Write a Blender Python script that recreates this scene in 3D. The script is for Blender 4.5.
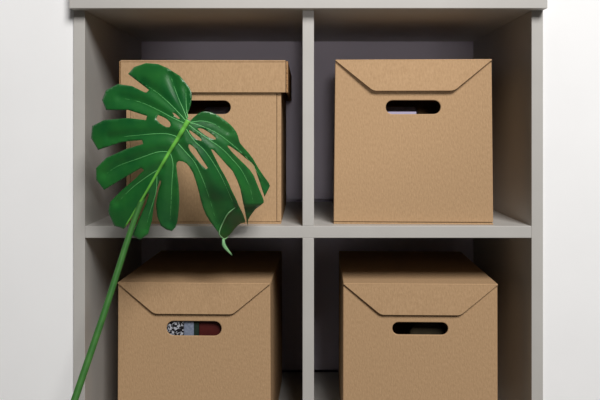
import bpy, bmesh, math, random
from mathutils import Vector
from mathutils.geometry import delaunay_2d_cdt

scn = bpy.context.scene
for o in list(bpy.data.objects):
    bpy.data.objects.remove(o)
COL = scn.collection

# ------------------------------------------------------------------ camera
EYE = Vector((0.0, -1.1, 0.90))            # metres; shelf front plane is y = 0
cd = bpy.data.cameras.new('camera')
cam = bpy.data.objects.new('camera', cd)
COL.objects.link(cam)
cam.location = EYE
cam.rotation_euler = (math.radians(90), 0, 0)
cd.sensor_width = 36.0
cd.lens = 715.7 / 600 * 36.0
cd.shift_x = -5 / 600
cd.shift_y = -69 / 600
cd.clip_start = 0.01
scn.camera = cam

# ------------------------------------------------------------------ light
w = bpy.data.worlds.new('world')
scn.world = w
w.use_nodes = True
w.node_tree.nodes['Background'].inputs[0].default_value = (0.92, 0.95, 1.0, 1)
w.node_tree.nodes['Background'].inputs[1].default_value = 0.022


def area(name, loc, target, sx, sy, power, col=(1, 1, 1)):
    d = bpy.data.lights.new(name, 'AREA')
    d.shape = 'RECTANGLE'
    d.size, d.size_y, d.energy, d.color = sx, sy, power, col
    o = bpy.data.objects.new(name, d)
    COL.objects.link(o)
    o.location = loc
    o.rotation_euler = (Vector(target) - Vector(loc)).to_track_quat('-Z', 'Y').to_euler()
    return o


area('window_light', (0.75, -2.3, 2.75), (0.0, 0.0, 0.70), 1.1, 1.1, 104, (1.0, 0.985, 0.97))


def spot(name, loc, target, deg, blend, power, radius, col):
    d = bpy.data.lights.new(name, 'SPOT')
    d.spot_size, d.spot_blend, d.energy, d.shadow_soft_size, d.color = math.radians(deg), blend, power, radius, col
    o = bpy.data.objects.new(name, d)
    COL.objects.link(o)
    o.location = loc
    o.rotation_euler = (Vector(target) - Vector(loc)).to_track_quat('-Z', 'Y').to_euler()


spot('upper_cubby_fill', (0.05, -1.7, 1.03), (0.02, 0.0, 1.03), 19, 0.4, 15, 0.08, (1.0, 0.97, 0.96))  # added fill, no real lamp: brightens the upper cubby backs, not the lower row

vs = scn.view_settings
vs.view_transform = 'Standard'
vs.look = 'None'
vs.exposure = 0.0
vs.gamma = 1.0
vs.use_curve_mapping = False
scn.display_settings.display_device = 'sRGB'


# ------------------------------------------------------------------ materials
def srgb(r, g, b):
    f = lambda c: (c / 255 / 12.92) if c <= 10 else ((c / 255 + 0.055) / 1.055) ** 2.4
    return (f(r), f(g), f(b), 1)


def mat(name, c1, c2=None, scale=60, rough=0.6, bump=0.0, bscale=200, stretch=(1, 1, 1), spec=0.3, coat=0.0, detail=4):
    m = bpy.data.materials.new(name)
    m.use_nodes = True
    nt = m.node_tree
    b = nt.nodes['Principled BSDF']
    b.inputs['Roughness'].default_value = rough
    b.inputs['Specular IOR Level'].default_value = spec
    b.inputs['Coat Weight'].default_value = coat
    b.inputs['Coat Roughness'].default_value = 0.3
    tc = nt.nodes.new('ShaderNodeTexCoord')
    mp = nt.nodes.new('ShaderNodeMapping')
    mp.inputs['Scale'].default_value = stretch
    nt.links.new(tc.outputs['Object'], mp.inputs['Vector'])
    n = nt.nodes.new('ShaderNodeTexNoise')
    n.inputs['Scale'].default_value = scale
    n.inputs['Detail'].default_value = detail
    nt.links.new(mp.outputs[0], n.inputs['Vector'])
    r = nt.nodes.new('ShaderNodeValToRGB')
    r.color_ramp.elements[0].position = 0.3
    r.color_ramp.elements[1].position = 0.7
    r.color_ramp.elements[0].color = c1
    r.color_ramp.elements[1].color = c2 or c1
    nt.links.new(n.outputs['Fac'], r.inputs[0])
    nt.links.new(r.outputs[0], b.inputs['Base Color'])
    if bump:
        n2 = nt.nodes.new('ShaderNodeTexNoise')
        n2.inputs['Scale'].default_value = bscale
        nt.links.new(mp.outputs[0], n2.inputs['Vector'])
        bp = nt.nodes.new('ShaderNodeBump')
        bp.inputs['Strength'].default_value = bump
        bp.inputs['Distance'].default_value = 0.001
        nt.links.new(n2.outputs['Fac'], bp.inputs['Height'])
        nt.links.new(bp.outputs[0], b.inputs['Normal'])
    return m


M_KRAFT = mat('kraft_cardboard', srgb(178, 145, 109), srgb(192, 158, 121), 260, 0.85, 0.45, 330, (1.6, 1, 0.7), 0.15)
M_KRAFT_EDGE = mat('kraft_edge', srgb(120, 88, 56), srgb(190, 150, 108), 420, 0.9, 0.6, 500, (1, 1, 1), 0.1)
M_SHELF = mat('grey_melamine', srgb(187, 184, 179), srgb(192, 189, 184), 14, 0.5, 0.05, 300, (1, 1, 1), 0.35)
M_BACK = mat('slate_back', srgb(220, 212, 226), srgb(223, 215, 229), 10, 0.7, 0.0, 100, (1, 1, 1), 0.2)
M_WALL = mat('white_paint', srgb(250, 250, 250), srgb(253, 253, 253), 8, 0.8, 0.05, 120, (1, 1, 1), 0.2)
M_FLOOR = mat('grey_floor', srgb(96, 92, 88), srgb(110, 106, 100), 6, 0.5, 0.05, 60)
M_LEAF = mat('leaf_green', srgb(15, 88, 38), srgb(38, 110, 44), 30, 0.38, 0.1, 120, (1, 1, 1), 0.5, 0.2)
M_VEIN = mat('vein_green', srgb(112, 190, 116), srgb(122, 198, 124), 60, 0.5)
M_RIB = mat('midrib_green', srgb(102, 184, 66), srgb(116, 194, 78), 60, 0.45)
M_PALE = mat('pale_green', srgb(140, 190, 134), srgb(112, 164, 112), 80, 0.5)
M_STEM = mat('stem_green', srgb(50, 104, 44), srgb(66, 120, 52), 60, 0.5)
M_POT = mat('clay_pot', srgb(205, 203, 198), srgb(214, 212, 207), 20, 0.5, 0.1, 80)
M_SOIL = mat('soil', srgb(52, 38, 28), srgb(74, 56, 40), 60, 0.95, 0.8, 90)
M_RED = mat('dark_red', srgb(66, 18, 15), srgb(80, 22, 18), 60, 0.6)
M_BLUEGREY = mat('blue_grey', srgb(104, 114, 134), srgb(136, 144, 162), 260, 0.7)
M_PAPER = mat('paper', srgb(226, 222, 214), srgb(236, 232, 226), 300, 0.8, 0.3, 500, (1, 1, 1))
M_LAV = mat('lavender_grey', srgb(170, 162, 186), srgb(180, 172, 196), 60, 0.7)
M_OLIVE = mat('dark_olive', srgb(46, 40, 27), srgb(62, 54, 36), 60, 0.6)
M_BLACK = mat('dark_green', srgb(24, 40, 32), srgb(30, 48, 38), 60, 0.6)


def pattern_mat():
    m = mat('ink_pattern', srgb(20, 20, 24), srgb(176, 178, 186), 230, 0.6, detail=2)
    for n in m.node_tree.nodes:
        if n.type == 'VALTORGB':
            n.color_ramp.interpolation = 'CONSTANT'
            n.color_ramp.elements[0].position = 0.0
            n.color_ramp.elements[1].position = 0.52
    return m


M_INK = pattern_mat()


# ------------------------------------------------------------------ helpers
def tag(o, label=None, cat=None, group=None, kind=None):
    for k, v in (('label', label), ('category', cat), ('group', group), ('kind', kind)):
        if v:
            o[k] = v
    return o


def empty(name, loc, rz=0.0):
    o = bpy.data.objects.new(name, None)
    COL.objects.link(o)
    o.location = loc
    o.rotation_euler = (0, 0, rz)
    o.empty_display_size = 0.05
    return o


def build(name, bm, m, parent=None, bevel=0.0, smooth=False, loc=None):
    bmesh.ops.recalc_face_normals(bm, faces=bm.faces)
    me = bpy.data.meshes.new(name)
    bm.to_mesh(me)
    bm.free()
    for mm in (m if isinstance(m, (list, tuple)) else [m]):
        me.materials.append(mm)
    if smooth:
        for p in me.polygons:
            p.use_smooth = True
    o = bpy.data.objects.new(name, me)
    COL.objects.link(o)
    if parent:
        o.parent = parent
    if loc:
        o.location = loc
    if bevel:
        b = o.modifiers.new('bevel', 'BEVEL')
        b.width = bevel
        b.segments = 2
        b.limit_method = 'ANGLE'
        b.angle_limit = math.radians(40)
    return o


def box(bm, x0, x1, y0, y1, z0, z1):
    v = [bm.verts.new((x, y, z)) for x in (x0, x1) for y in (y0, y1) for z in (z0, z1)]
    for f in ((0, 1, 3, 2), (4, 6, 7, 5), (0, 4, 5, 1), (2, 3, 7, 6), (0, 2, 6, 4), (1, 5, 7, 3)):
        bm.faces.new([v[i] for i in f])


def bx(*a):
    bm = bmesh.new()
    box(bm, *a)
    return bm


def inside(p, poly):
    x, y = p
    c = False
    j = len(poly) - 1
    for i in range(len(poly)):
        xi, yi = poly[i]
        xj, yj = poly[j]
        if (yi > y) != (yj > y) and x < (xj - xi) * (y - yi) / (yj - yi) + xi:
            c = not c
        j = i
    return c


def triangulate(outline, holes, extra=()):
    pts, edges = [], []
    for loop in [outline] + list(holes):
        n0 = len(pts)
        pts += [Vector(p) for p in loop]
        n = len(loop)
        edges += [(n0 + i, n0 + (i + 1) % n) for i in range(n)]
    pts += [Vector(p) for p in extra]
    v, e, f, *_ = delaunay_2d_cdt(pts, edges, [], 0, 1e-7)
    out = []
    for t in f:
        c = sum((v[i] for i in t), Vector((0, 0))) / len(t)
        if inside(c, outline) and not any(inside(c, h) for h in holes):
            out.append(tuple(t))
    return v, out


def plate(outline, holes, y0, t, bm=None):
    """a sheet in the x-z plane, from y0 to y0+t, holes cut through"""
    bm = bm or bmesh.new()
    v, tris = triangulate(outline, holes)
    fr = [bm.verts.new((p.x, y0, p.y)) for p in v]
    bk = [bm.verts.new((p.x, y0 + t, p.y)) for p in v]
    cnt = {}
    for tr in tris:
        bm.faces.new([fr[i] for i in tr])
        bm.faces.new([bk[i] for i in reversed(tr)])
        for a, b in zip(tr, tr[1:] + tr[:1]):
            cnt[frozenset((a, b))] = cnt.get(frozenset((a, b)), 0) + 1
    for k, n in cnt.items():
        if n == 1:
            a, b = tuple(k)
            bm.faces.new((fr[a], fr[b], bk[b], bk[a]))
    for q in [q for q in bm.verts if not q.link_faces]:
        bm.verts.remove(q)
    return bm


def tube(path, radii, seg=10, bm=None):
    bm = bm or bmesh.new()
    n = len(path)
    rings = []
    up = Vector((0, 1, 0))
    for i, p in enumerate(path):
        p = Vector(p)
        d = (Vector(path[min(i + 1, n - 1)]) - Vector(path[max(i - 1, 0)])).normalized()
        a = d.cross(up)
        if a.length < 1e-4:
            a = d.cross(Vector((1, 0, 0)))
        a.normalize()
        b = d.cross(a)
        r = radii[i] if isinstance(radii, (list, tuple)) else radii
        rings.append([bm.verts.new(p + (a * math.cos(k / seg * math.tau) + b * math.sin(k / seg * math.tau)) * r) for k in range(seg)])
    for i in range(n - 1):
        for k in range(seg):
            bm.faces.new((rings[i][k], rings[i][(k + 1) % seg], rings[i + 1][(k + 1) % seg], rings[i + 1][k]))
    bm.faces.new(rings[0])
    bm.faces.new(list(reversed(rings[-1])))
    return bm


def lathe(profile, seg=40):
    bm = bmesh.new()
    rings = [[bm.verts.new((r * math.cos(k / seg * math.tau), r * math.sin(k / seg * math.tau), z)) for k in range(seg)] for r, z in profile]
    for i in range(len(rings) - 1):
        for k in range(seg):
            bm.faces.new((rings[i][k], rings[i][(k + 1) % seg], rings[i + 1][(k + 1) % seg], rings[i + 1][k]))
    bm.faces.new(rings[0])
    bm.faces.new(list(reversed(rings[-1])))
    return bm


def smooth_path(pts, n):
    """Catmull-Rom through pts"""
    P = [Vector(p) for p in pts]
    P = [P[0] * 2 - P[1]] + P + [P[-1] * 2 - P[-2]]
    out = []
    m = len(P) - 3
    for i in range(m):
        for k in range(n):
            t = k / n
            a, b, c, d = P[i:i + 4]
            out.append(0.5 * (2 * b + (c - a) * t + (2 * a - 5 * b + 4 * c - d) * t * t + (3 * b - a - 3 * c + d) * t ** 3))
    out.append(P[-2])
    return out


# ------------------------------------------------------------------ setting
CX0, CX1 = -0.3383, 0.3483                   # inner faces of the outer cubbies
ST = 0.0177                                  # board thickness
tag(build('floor', bx(-2.2, 2.2, -2.6, 0.6, -0.05, 0.0), M_FLOOR), kind='structure')
tag(build('wall_left', bx(-2.2, CX0 - ST - 0.001, 0.004, 0.6, 0.0, 2.5), M_WALL), kind='structure')
tag(build('wall_right', bx(CX1 + ST + 0.001, 2.2, 0.004, 0.6, 0.0, 2.5), M_WALL), kind='structure')
tag(build('wall_upper', bx(CX0 - ST - 0.001, CX1 + ST + 0.001, 0.004, 0.6, 1.126, 2.5), M_WALL), kind='structure')
tag(build('wall_back', bx(CX0 - ST - 0.001, CX1 + ST + 0.001, 0.46, 0.6, 0.0, 1.126), M_BACK), kind='structure')

# ------------------------------------------------------------------ bookcase
DEPTH = 0.381
ZS = [0.0485, 0.3830, 0.7356]                # undersides of the two boards / top of the base
TOPZ = 1.0852
bc = tag(empty('bookcase', (0, 0, 0)), 'light grey open cubby bookcase holding the four cardboard boxes', 'bookcase')
build('base_panel', bx(CX0, CX1, 0, DEPTH, 0.0, 0.0485), M_SHELF, bc, 0.0007)
build('shelf', bx(CX0, CX1, 0, DEPTH, 0.3830, 0.4013), M_SHELF, bc, 0.0007)
build('shelf', bx(CX0, CX1, 0, DEPTH, 0.7356, 0.7540), M_SHELF, bc, 0.0007)
build('top_panel', bx(CX0 - ST, CX1 + ST, -0.02, DEPTH, TOPZ, 1.124), M_SHELF, bc, 0.0007)
for x in (CX0 - ST, CX1):
    build('side_panel', bx(x, x + ST, 0, DEPTH, 0.0, TOPZ), M_SHELF, bc, 0.0007)
for z0, z1 in ((0.0485, 0.3830), (0.4013, 0.7356), (0.7540, TOPZ)):
    build('divider', bx(-0.0038, 0.0138, 0, DEPTH, z0, z1), M_SHELF, bc, 0.0007)
for x0, x1 in ((CX0, -0.0038), (0.0138, CX1)):
    for z0, z1 in ((0.0485, 0.3830), (0.4013, 0.7356), (0.7540, TOPZ)):
        build('back_panel', bx(x0, x1, DEPTH, DEPTH + 0.006, z0 + 0.005, z1), M_BACK, bc)

# ------------------------------------------------------------------ cardboard boxes
T = 0.003


def stadium(cx, cz, wd, ht, n=10):
    r = ht / 2
    p = []
    for k in range(n + 1):
        a = -math.pi / 2 + math.pi * k / n
        p.append((cx + wd / 2 - r + r * math.cos(a), cz + r * math.sin(a)))
    for k in range(n + 1):
        a = math.pi / 2 + math.pi * k / n
        p.append((cx - wd / 2 + r + r * math.cos(a), cz + r * math.sin(a)))
    return p


def rounded(poly, r, n=4):
    out = []
    N = len(poly)
    for i in range(N):
        p = Vector(poly[i])
        if r[i] == 0:
            out.append(tuple(p))
            continue
        a = p + (Vector(poly[i - 1]) - p).normalized() * r[i]
        b = p + (Vector(poly[(i + 1) % N]) - p).normalized() * r[i]
        for k in range(n + 1):
            t = k / n
            q = a * (1 - t) ** 2 + p * 2 * t * (1 - t) + b * t * t
            out.append(tuple(q))
    return out


HX, HW, HT = 0.079, 0.0855, 0.0215           # hand hole: inset, width, height
BW, BH, BD = 0.2435, 0.2578, 0.30


def carton_body(root, x0, taper=0.0, ht=BH, strips=False, hw=HW, hh=HT, dz=0.0):
    """hollow carton: front with hand hole, sides, back, base.  x0 = left edge"""
    x1 = x0 + BW
    xa, xb = x0 - taper, x1 + taper
    hz = BH - 0.0745 + dz
    hole = stadium((x0 + x1) / 2, hz, hw, hh)
    zb = 0.0036
    zt = ht - T - 0.0003
    if strips:
        # outer front sheet stops short of the corners, side tabs show beyond it
        build('front_panel', plate([(x0 + 0.0072, zb), (x1 - 0.0072, zb), (x1 - 0.0072, zt), (x0 + 0.0072, zt)], [hole], 0, T), M_KRAFT, root, 0.0004)
        build('corner_tab', bx(x0, x0 + 0.0066, 0.0008, 0.0036, zb, zt), M_KRAFT, root, 0.0006)
        build('corner_tab', bx(x1 - 0.0066, x1, 0.0008, 0.0036, zb, zt), M_KRAFT, root, 0.0006)
    else:
        build('front_panel', plate([(xa, zb), (xb, zb), (x1, zt), (x0, zt)], [hole], 0, T), M_KRAFT, root, 0.0013)
    y0 = T + 0.0008
    for a, b, s in ((xa, x0, 1), (xb, x1, -1)):
        bm = bmesh.new()
        q = [(a, zb), (a + s * T, zb), (b + s * T, zt), (b, zt)]
        plate(q, [], y0, BD - 2 * T - 0.001, bm)
        build('side_panel', bm, M_KRAFT, root, 0.0006)
    build('back_panel', plate([(xa, zb), (xb, zb), (x1, zt), (x0, zt)], [hole], BD - T, T), M_KRAFT, root, 0.0006)
    build('base_panel', bx(xa, xb, 0.0002, BD, 0.0, 0.0027), M_KRAFT, root, 0.0006)
    return x0, x1


def flap_box(loc, x0, rz, label, taper=0.0, lift=0.0022, hw=HW, hh=HT, dz=0.0):
    root = tag(empty('cardboard_box', loc, rz), label, 'box', 'cardboard boxes on the bookcase')
    x0, x1 = carton_body(root, x0, taper, hw=hw, hh=hh, dz=dz)
    lid = build('lid', bx(x0, x1, -0.0040, BD, BH - T, BH), M_KRAFT, root, 0.0014)
    tr = [(x0 + 0.0003, BH - 0.0013), (x0 + 0.0592, BH - 0.0492), (x1 - 0.0592, BH - 0.0492), (x1 - 0.0003, BH - 0.0013)]
    bm = plate(rounded(tr, [0, 0.006, 0.006, 0]), [], -0.0030, 0.0027)
    # the flap hangs from the front fold of the lid and stands slightly off at its free edge
    for v in bm.verts:
        v.co.y -= lift * min(1.0, (BH - v.co.z) / 0.0492) ** 1.2 + 0.0008
    build('front_flap', bm, M_KRAFT, lid, 0.0005)
    return root


flap_box((0.0475, 0.024, 0.7540), 0.0, math.radians(-2.2), 'cardboard box with slanted front flap on the upper shelf, right of divider', 0.0025, 0.0042)
flap_box((-0.0552, 0.0363, 0.4013), -BW, math.radians(-1.6), 'cardboard box with patterned and red contents showing through its hand hole, below the leaf', 0.001, 0.0020, 0.0880, 0.0232, 0.001)
flap_box((0.0607, 0.0363, 0.4013), 0.0, math.radians(-1.4), 'cardboard box on the lower shelf right of divider, dark olive contents in hand hole', 0.0005, 0.0020, 0.0880, 0.0196, 0.0026)

# shoebox style box, upper left
tl = tag(empty('cardboard_box', (0.0, 0.024, 0.7540)), 'cardboard box with a separate lift-off lid, behind the monstera leaf', 'box', 'cardboard boxes on the bookcase')
X1 = -0.0375
carton_body(tl, X1 - BW, 0.0, BH - 0.0037, True)
LX0, LX1, LZ = X1 - BW - 0.0072, X1 + 0.0072, BH - 0.0011
lid = build('lid', bx(LX0, LX1, -0.006, BD + 0.006, LZ - 0.0028, LZ), M_KRAFT, tl, 0.0007)
build('lid_front', bx(LX0, LX1, -0.0062, -0.0034, LZ - 0.0505, LZ - 0.0032), M_KRAFT, lid, 0.0007)
build('lid_back', bx(LX0, LX1, BD + 0.003, BD + 0.006, LZ - 0.0505, LZ - 0.0032), M_KRAFT, lid, 0.0007)
for a, b in ((LX0 - 0.0032, LX0 - 0.0004), (LX1 + 0.0006, LX1 + 0.0036)):
    build('lid_side', bx(a, b, -0.0022, BD + 0.006, LZ - 0.0505, LZ - 0.0012), M_KRAFT_EDGE, lid, 0.0006)

# ------------------------------------------------------------------ contents seen through the hand holes
zb = 0.4013 + 0.0027


def book(name, x, w_, d_, h_, y, z, cover, label, cat, rz=0.0, group=None):
    r = tag(empty(name, (x, y, z), rz), label, cat, group)
    bm = bmesh.new()
    box(bm, 0, w_, 0, 0.0016, 0, h_)
    box(bm, 0, 0.0016, 0.0017, d_, 0, h_)
    box(bm, w_ - 0.0016, w_, 0.0017, d_, 0, h_)
    build('cover', bm, cover, r, 0.0004)
    build('page_block', bx(0.0018, w_ - 0.0018, 0.0018, d_ - 0.003, 0.002, h_ - 0.003), M_PAPER, r)
    return r


book('notebook', -0.2265, 0.0320, 0.15, 0.222, 0.046, zb, M_INK, 'black and white patterned notebook inside the lower left box', 'notebook', group='notebooks in the lower left box')
book('notebook', -0.1938, 0.0155, 0.15, 0.220, 0.0465, zb, M_BLUEGREY, 'plain blue grey notebook between the patterned and the green spine in the lower left box', 'notebook', group='notebooks in the lower left box')
book('notebook', -0.1778, 0.0075, 0.15, 0.221, 0.0475, zb, M_BLACK, 'thin dark green notebook beside the red one in the lower left box', 'notebook', group='notebooks in the lower left box')
book('notebook', -0.1698, 0.0500, 0.15, 0.223, 0.049, zb, M_RED, 'thick dark red notebook inside the lower left box', 'notebook', group='notebooks in the lower left box')
tag(build('folder', bx(0.1305, 0.1760, 0.031, 0.036, 0.7540 + 0.0027, 0.9305), M_LAV, None, 0.0005), 'lavender grey folder edge inside the upper right box hand hole', 'folder')
# rolled dark olive cloth-like pouch in the lower right box
bm = bmesh.new()
prof = [(0.1700, 0), (0.2250, 0), (0.2265, 0.150), (0.2255, 0.176), (0.215, 0.187), (0.190, 0.189), (0.176, 0.185), (0.1695, 0.172), (0.1685, 0.150)]
plate(prof, [], 0.056, 0.05, bm)
tag(build('pouch', bm, M_OLIVE, None, 0.004, loc=(0, 0, zb)), 'dark olive pouch inside the lower right box', 'pouch')

# ------------------------------------------------------------------ monstera plant
LEAF_Y = -0.11
K0 = 0.001537


def at(px, py, y):
    k = K0 * (1 + y / 1.1)
    return Vector(((px - 305) * k, y, EYE.z - (py - 131) * k))


J = Vector((188, 121))
TIP = Vector((124, 229))
AX = (TIP - J).normalized()
NV = Vector((-AX.y, AX.x))
if NV.x < 0:
    NV = -NV                                   # towards the right half

curl_line = [(234.5, 208.6), (227, 215), (222, 224), (219.5, 231.5)]
veins = [
    [(190, 122.5), (202, 121), (214, 124), (227, 132)],
    [(190, 123), (197, 124.5), (215, 132), (231, 143.5), (247, 158), (258, 173), (265, 186)],
    [(189, 125), (201, 134), (221, 148), (232, 159), (242, 171), (250, 188), (253, 203)],
    [(185.5, 128), (194, 140.5), (205, 151), (214, 164), (222, 178), (231, 198), (234, 207)],
    [(178, 143.5), (187.5, 154), (195, 163), (203, 180), (210, 200), (217, 224)],
    [(170, 152), (173, 164), (172, 182), (171, 205), (170, 222)],
    [(187, 119), (184, 111), (179, 99.5), (174, 86), (171, 77)],
    [(188, 118), (186.5, 108), (186, 97), (186, 88)],
    [(186, 121), (178, 112), (167, 101), (155, 91), (142, 83)],
    [(184, 123), (172, 117.5), (158, 110), (140, 102), (121, 98)],
    [(180, 138), (168, 134), (152, 134), (130, 136), (110, 138)],
    [(171, 152), (158, 152), (140, 158), (118, 166), (106, 174)],
    [(161, 168), (148, 176), (132, 188), (118, 202)],
    [(157, 174), (156, 192), (150, 212), (146, 228)],
]


def seg_d(p, a, b):
    ab = b - a
    t = max(0, min(1, (p - a).dot(ab) / ab.length_squared))
    return (p - a - ab * t).length


def vein_dist(p):
    d = 1e9
    for v in veins:
        for a, b in zip(v, v[1:]):
            d = min(d, seg_d(p, Vector(a), Vector(b)))
    return d


def curl_side(p):
    """distance beyond the folded edge of the drooping finger (0 = not beyond it)"""
    if not (205 < p.y < 245 and p.x > 217):
        return 0.0
    best, s = 1e9, 0.0
    for a, b in zip(curl_line, curl_line[1:]):
        a, b = Vector(a), Vector(b)
        d = seg_d(p, a, b)
        if d < best:
            best = d
            n = b - a
            s = (p - a).cross(n)
    return best if (s > 0) else 0.0


def leaf_y(px, py):
    p = Vector((px, py))
    u = (p - J).dot(AX)
    v = (p - J).dot(NV)
    y = LEAF_Y
    y += 0.00022 * abs(v) * (0.55 if v > 0 else 0.8)         # halves fold back from the midrib
    y += 0.0000034 * v * v + 0.0000024 * u * abs(u)               # edges droop away
    # the third finger bends over and hangs down
    g = math.exp(-((px - 220 + 0.25 * (205 - py)) / 22) ** 2)
    if py > 178:
        y += g * 0.00050 * (py - 178) * min(1.0, (py - 178) / 22)
    d = vein_dist(p)
    y -= 0.0037 * (1 - math.exp(-(d / 5.0) ** 2))            # blade puffs up between the veins
    y += 0.0016 * math.sin(px * 0.09 + 1.0) * math.sin(py * 0.07)
    return y


outline_r = [(190, 121), (192, 119), (194, 117), (198, 113.7), (202, 111.8), (205.6, 111.2), (211, 112.3), (217, 114.8), (222, 118), (226, 121), (230, 124.3), (233, 127.5), (236, 131.5),
             (238, 136), (239, 140), (240, 143), (243.7, 147.5), (248.7, 153), (253, 158.7), (258, 167.5), (263.7, 176), (268.7, 182.7), (270, 186), (267.5, 191), (265, 196), (263.9, 202.5),
             (263.3, 198), (260.2, 191.5), (257.5, 185), (253.7, 175.5), (250, 170), (245, 164.7), (237.5, 157.5), (232.5, 152.5), (228.3, 147.5), (227.4, 145.6),
             (229.5, 146), (235, 149.7), (240, 153.3), (246, 158.5), (251.5, 162.5), (254.4, 166), (257.2, 175), (260.2, 183.7), (262.4, 190.5), (264.3, 196.5),
             ]
# finger order along the margin: A (outer), B, C (drooping), D, E
A = [(190, 121), (192, 119), (194, 117), (198, 113.7), (202, 111.8), (205.6, 111.2), (211, 112.3), (217, 114.8), (222, 118), (226, 121), (230, 124.3), (233, 127.5), (236, 131.5),
     (238, 136), (239, 140), (240, 143), (243.7, 147.5), (248.7, 153), (253, 158.7), (258, 167.5), (263.7, 176), (268.7, 182.7), (270, 186), (267.5, 191), (264.6, 196.8)]
slitAB = [(262.4, 190.5), (260.2, 183.7), (257.2, 175), (254.4, 166), (251.5, 162.5), (246, 158.5), (240, 153.3), (235, 149.7), (229.5, 146), (227.4, 145.6), (228.3, 147.5),
          (232.5, 152.5), (237.5, 157.5), (245, 164.7), (250, 170), (253.7, 175.5), (257.5, 185), (260.2, 191.5), (263.2, 198.4)]
B = [(263.9, 202.5), (260, 206), (255.6, 209), (251, 215), (248.2, 219.5), (247.6, 226)]
slitBC = [(246.6, 221), (245.6, 215), (244.4, 209), (242.5, 200), (240.3, 189), (237, 180), (232.5, 171), (226, 164), (219, 156), (213.3, 150), (211, 149.2), (212.2, 152), (215, 157.5),
          (220, 167.5), (225, 176), (229, 184), (231.5, 190), (235.6, 198), (239, 206), (243, 214), (245, 220)]
C = [(245, 222.5), (241, 223.3), (238, 225.5), (235, 228.5), (232, 232.3), (228.5, 236), (225.5, 239), (222.5, 238.3), (219.5, 236), (218, 232), (216, 229.5), (210, 221.5), (206, 215), (203, 207.8), (200.6, 200), (199, 192.5), (196.2, 182.5), (193, 173)]
gapCD = [(189.4, 167), (186.5, 163.5), (183, 161.6), (179, 161), (176.8, 162.5), (176.4, 166)]
D = [(177, 172.5), (178.6, 185), (179.3, 200), (178.7, 210), (177.5, 221), (175.6, 227), (172, 231), (167, 230), (161, 226), (157, 216), (156, 204), (158, 192), (161, 182)]
E = [(160, 180), (157, 188), (154, 204), (152, 220), (148, 234), (140, 240), (132, 236), (138, 222), (146, 204), (149, 194), (146, 193), (136, 210), (124, 229)]
LEFT = [(114, 226), (108, 212), (110, 202), (122, 190), (136, 178), (144, 170), (141, 168), (124, 178), (104, 190), (96, 180), (96, 168), (106, 158), (126, 149), (143, 144), (142, 140),
        (122, 142), (98, 150), (91, 138), (92, 126), (104, 120), (128, 118), (146, 120), (147, 116), (128, 110), (106, 110), (102, 100), (106, 90), (118, 84), (132, 86), (146, 93), (149, 90), (136, 80),
        (128, 74), (134, 67), (146, 63), (158, 64), (167.5, 68), (173.7, 72), (180, 76), (185, 82), (189.4, 87.5), (191.4, 92.5), (191.9, 97.5), (191, 104), (189, 110), (187.2, 115), (187.4, 118.5)]
OUT = A + slitAB + B + slitBC + C + gapCD + D + E + LEFT
HOLES = [
    [(189, 130), (191.3, 131.2), (196, 134.5), (200, 137.8), (201.8, 139.8), (201, 141), (197, 139.7), (192.5, 136), (189.6, 132.2)],
    [(197.4, 128.6), (200, 128.2), (203, 128.9), (209, 132.4), (213.5, 135.8), (216, 138.2), (215.2, 139.7), (210, 138), (205.5, 135.3), (201, 132)],
    [(188.6, 144.6), (190, 144.4), (193, 146.5), (196, 149.6), (201, 157.5), (205, 163.5), (208, 168), (206, 169), (200.6, 163.9), (196.5, 159), (193.5, 155), (190, 150.6), (188.4, 147)],
    [(172.4, 112.5), (175, 113.6), (178, 116.2), (180, 118.5), (178.4, 118.9), (174.5, 116.2)],
    [(158, 115), (163, 117), (167, 119.3), (170, 122.3), (170.7, 125), (169.5, 127.2), (166, 127), (160, 123.5), (156, 119)],
]


def dens(loop, step=2.2):
    out = []
    n = len(loop)
    for i in range(n):
        a, b = Vector(loop[i]), Vector(loop[(i + 1) % n])
        m = max(1, int((b - a).length / step))
        for k in range(m):
            out.append(tuple(a.lerp(b, k / m)))
    return out


OUTD = dens(OUT)
HD = [dens(h) for h in HOLES]
random.seed(4)
bound = OUTD + [p for h in HD for p in h]
grid = []
gy = 60.0
row = 0
while gy < 245:
    gx = 88.0 + (1.3 if row % 2 else 0)
    while gx < 272:
        p = (gx, gy)
        if inside(p, OUTD) and not any(inside(p, h) for h in HD):
            if min((p[0] - q[0]) ** 2 + (p[1] - q[1]) ** 2 for q in bound) > 1.2:
                grid.append(p)
        gx += 2.6
    gy += 2.3
    row += 1
pv, tris = triangulate(OUTD, HD, grid)

POT = Vector((-0.36, -0.30, 0.0))
pl = tag(empty('monstera_plant', POT), 'monstera plant with one large glossy split green leaf in front of the boxes', 'plant')


def loc_in(p):
    return Vector(p) - POT


def blade_y(p):
    c = curl_side(p)
    y = leaf_y(p.x, p.y)
    if c > 0:
        y += 0.004 + 0.0009 * c                                # folded tip turns back behind the crease
    return y


bm = bmesh.new()
TH = 0.0007
fr, bk = [], []
for p in pv:
    y = blade_y(p)
    fr.append(bm.verts.new(loc_in(at(p.x, p.y, y))))
    q = at(p.x, p.y, y)
    bk.append(bm.verts.new(loc_in(q + Vector((0, TH, 0)))))
cnt = {}
for t in tris:
    bm.faces.new([fr[i] for i in t])
    bm.faces.new([bk[i] for i in reversed(t)])
    for a, b in zip(t, t[1:] + t[:1]):
        k = frozenset((a, b))
        cnt[k] = cnt.get(k, 0) + 1
for k, n in cnt.items():
    if n == 1:
        a, b = tuple(k)
        bm.faces.new((fr[a], fr[b], bk[b], bk[a]))
for q in [q for q in bm.verts if not q.link_faces]:
    bm.verts.remove(q)
leaf = build('leaf', bm, M_LEAF, pl, smooth=True)

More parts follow.
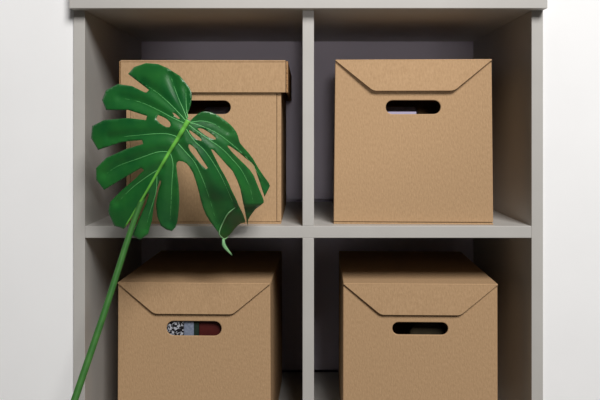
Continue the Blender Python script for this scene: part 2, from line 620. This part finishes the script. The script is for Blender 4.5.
# midrib and side veins lie on the blade
rib = [(188.3, 120.5), (184.5, 127), (178, 138), (170, 151), (160, 168), (148, 189), (136, 209), (125, 227)]
rp = smooth_path([(a, b, 0) for a, b in rib], 5)
n = len(rp)
build('midrib', tube([loc_in(at(p.x, p.y, leaf_y(p.x, p.y) - 0.0002)) for p in rp], [0.0034 * (1 - 0.8 * i / n) + 0.0003 for i in range(n)], 10), M_RIB, leaf, smooth=True)
bm = bmesh.new()
for v in veins:
    sp = smooth_path([(a, b, 0) for a, b in v], 6)
    n = len(sp)
    tube([loc_in(at(p.x, p.y, leaf_y(p.x, p.y) + 0.0001)) for p in sp], [0.00062 * (1 - 0.75 * i / n) for i in range(n)], 6, bm)
build('side_veins', bm, M_VEIN, leaf, smooth=True)
# pale folded margin and curled tail of the drooping finger
cl = smooth_path([(235, 207.8, 0), (231, 210.8, 0), (227, 215, 0), (222.3, 224, 0), (219.4, 231.5, 0), (219.6, 235, 0), (222.5, 238, 0), (225, 239, 0), (228, 236.8, 0)], 5)
n = len(cl)
build('folded_margin', tube([loc_in(at(p.x, p.y, leaf_y(p.x, p.y) - 0.0006)) for p in cl], [0.0010 * min(1, 0.3 + i / 10, 0.3 + (n - i) / 8) for i in range(n)], 8), M_PALE, leaf, smooth=True)
bm = bmesh.new()
tail = [(223.2, 238.5, 1.1), (223.4, 241, 1.7), (223.6, 244, 2.0), (225, 247, 2.0), (227.2, 249.8, 1.6), (229.8, 252.6, 1.1), (232.2, 255.4, 0.5)]
ty = leaf_y(222, 237)
L, R = [], []
for i, (a, b, wd) in enumerate(tail):
    yy = ty + 0.002 - 0.002 * math.sin(i * 0.6)
    for lst, s in ((L, -1), (R, 1)):
        q = at(a + s * wd * 0.8, b - s * wd * 0.35, yy + s * 0.0012)
        lst.append((bm.verts.new(loc_in(q)), bm.verts.new(loc_in(q + Vector((0, 0.0007, 0))))))
for i in range(len(tail) - 1):
    bm.faces.new((L[i][0], R[i][0], R[i + 1][0], L[i + 1][0]))
    bm.faces.new((L[i][1], L[i + 1][1], R[i + 1][1], R[i][1]))
    bm.faces.new((L[i][0], L[i + 1][0], L[i + 1][1], L[i][1]))
    bm.faces.new((R[i][0], R[i][1], R[i + 1][1], R[i + 1][0]))
bm.faces.new((L[0][0], L[0][1], R[0][1], R[0][0]))
bm.faces.new((L[-1][0], R[-1][0], R[-1][1], L[-1][1]))
build('curled_tip', bm, M_PALE, leaf, smooth=True)

# petiole runs behind the blade, down to the pot on the floor
jp = at(188.3, 120.5, leaf_y(188.3, 120.5) + 0.001)
st = smooth_path([jp, at(180, 134, LEAF_Y + 0.016), at(166, 156, LEAF_Y + 0.026), (at(140, 205, LEAF_Y + 0.02)), Vector((-0.27, -0.13, 0.66)), Vector((-0.33, -0.22, 0.42)), Vector((-0.358, -0.29, 0.20))], 8)
n = len(st)
build('petiole', tube([loc_in(p) for p in st], [0.0026 + 0.0030 * i / n for i in range(n)], 12), M_STEM, pl, smooth=True)
build('pot', lathe([(0.075, 0), (0.085, 0.01), (0.112, 0.215), (0.118, 0.22), (0.118, 0.235), (0.108, 0.235), (0.103, 0.205)]), M_POT, pl, smooth=False)
build('soil', lathe([(0.098, 0.19), (0.1025, 0.2), (0.05, 0.206), (0.004, 0.208)]), M_SOIL, pl)
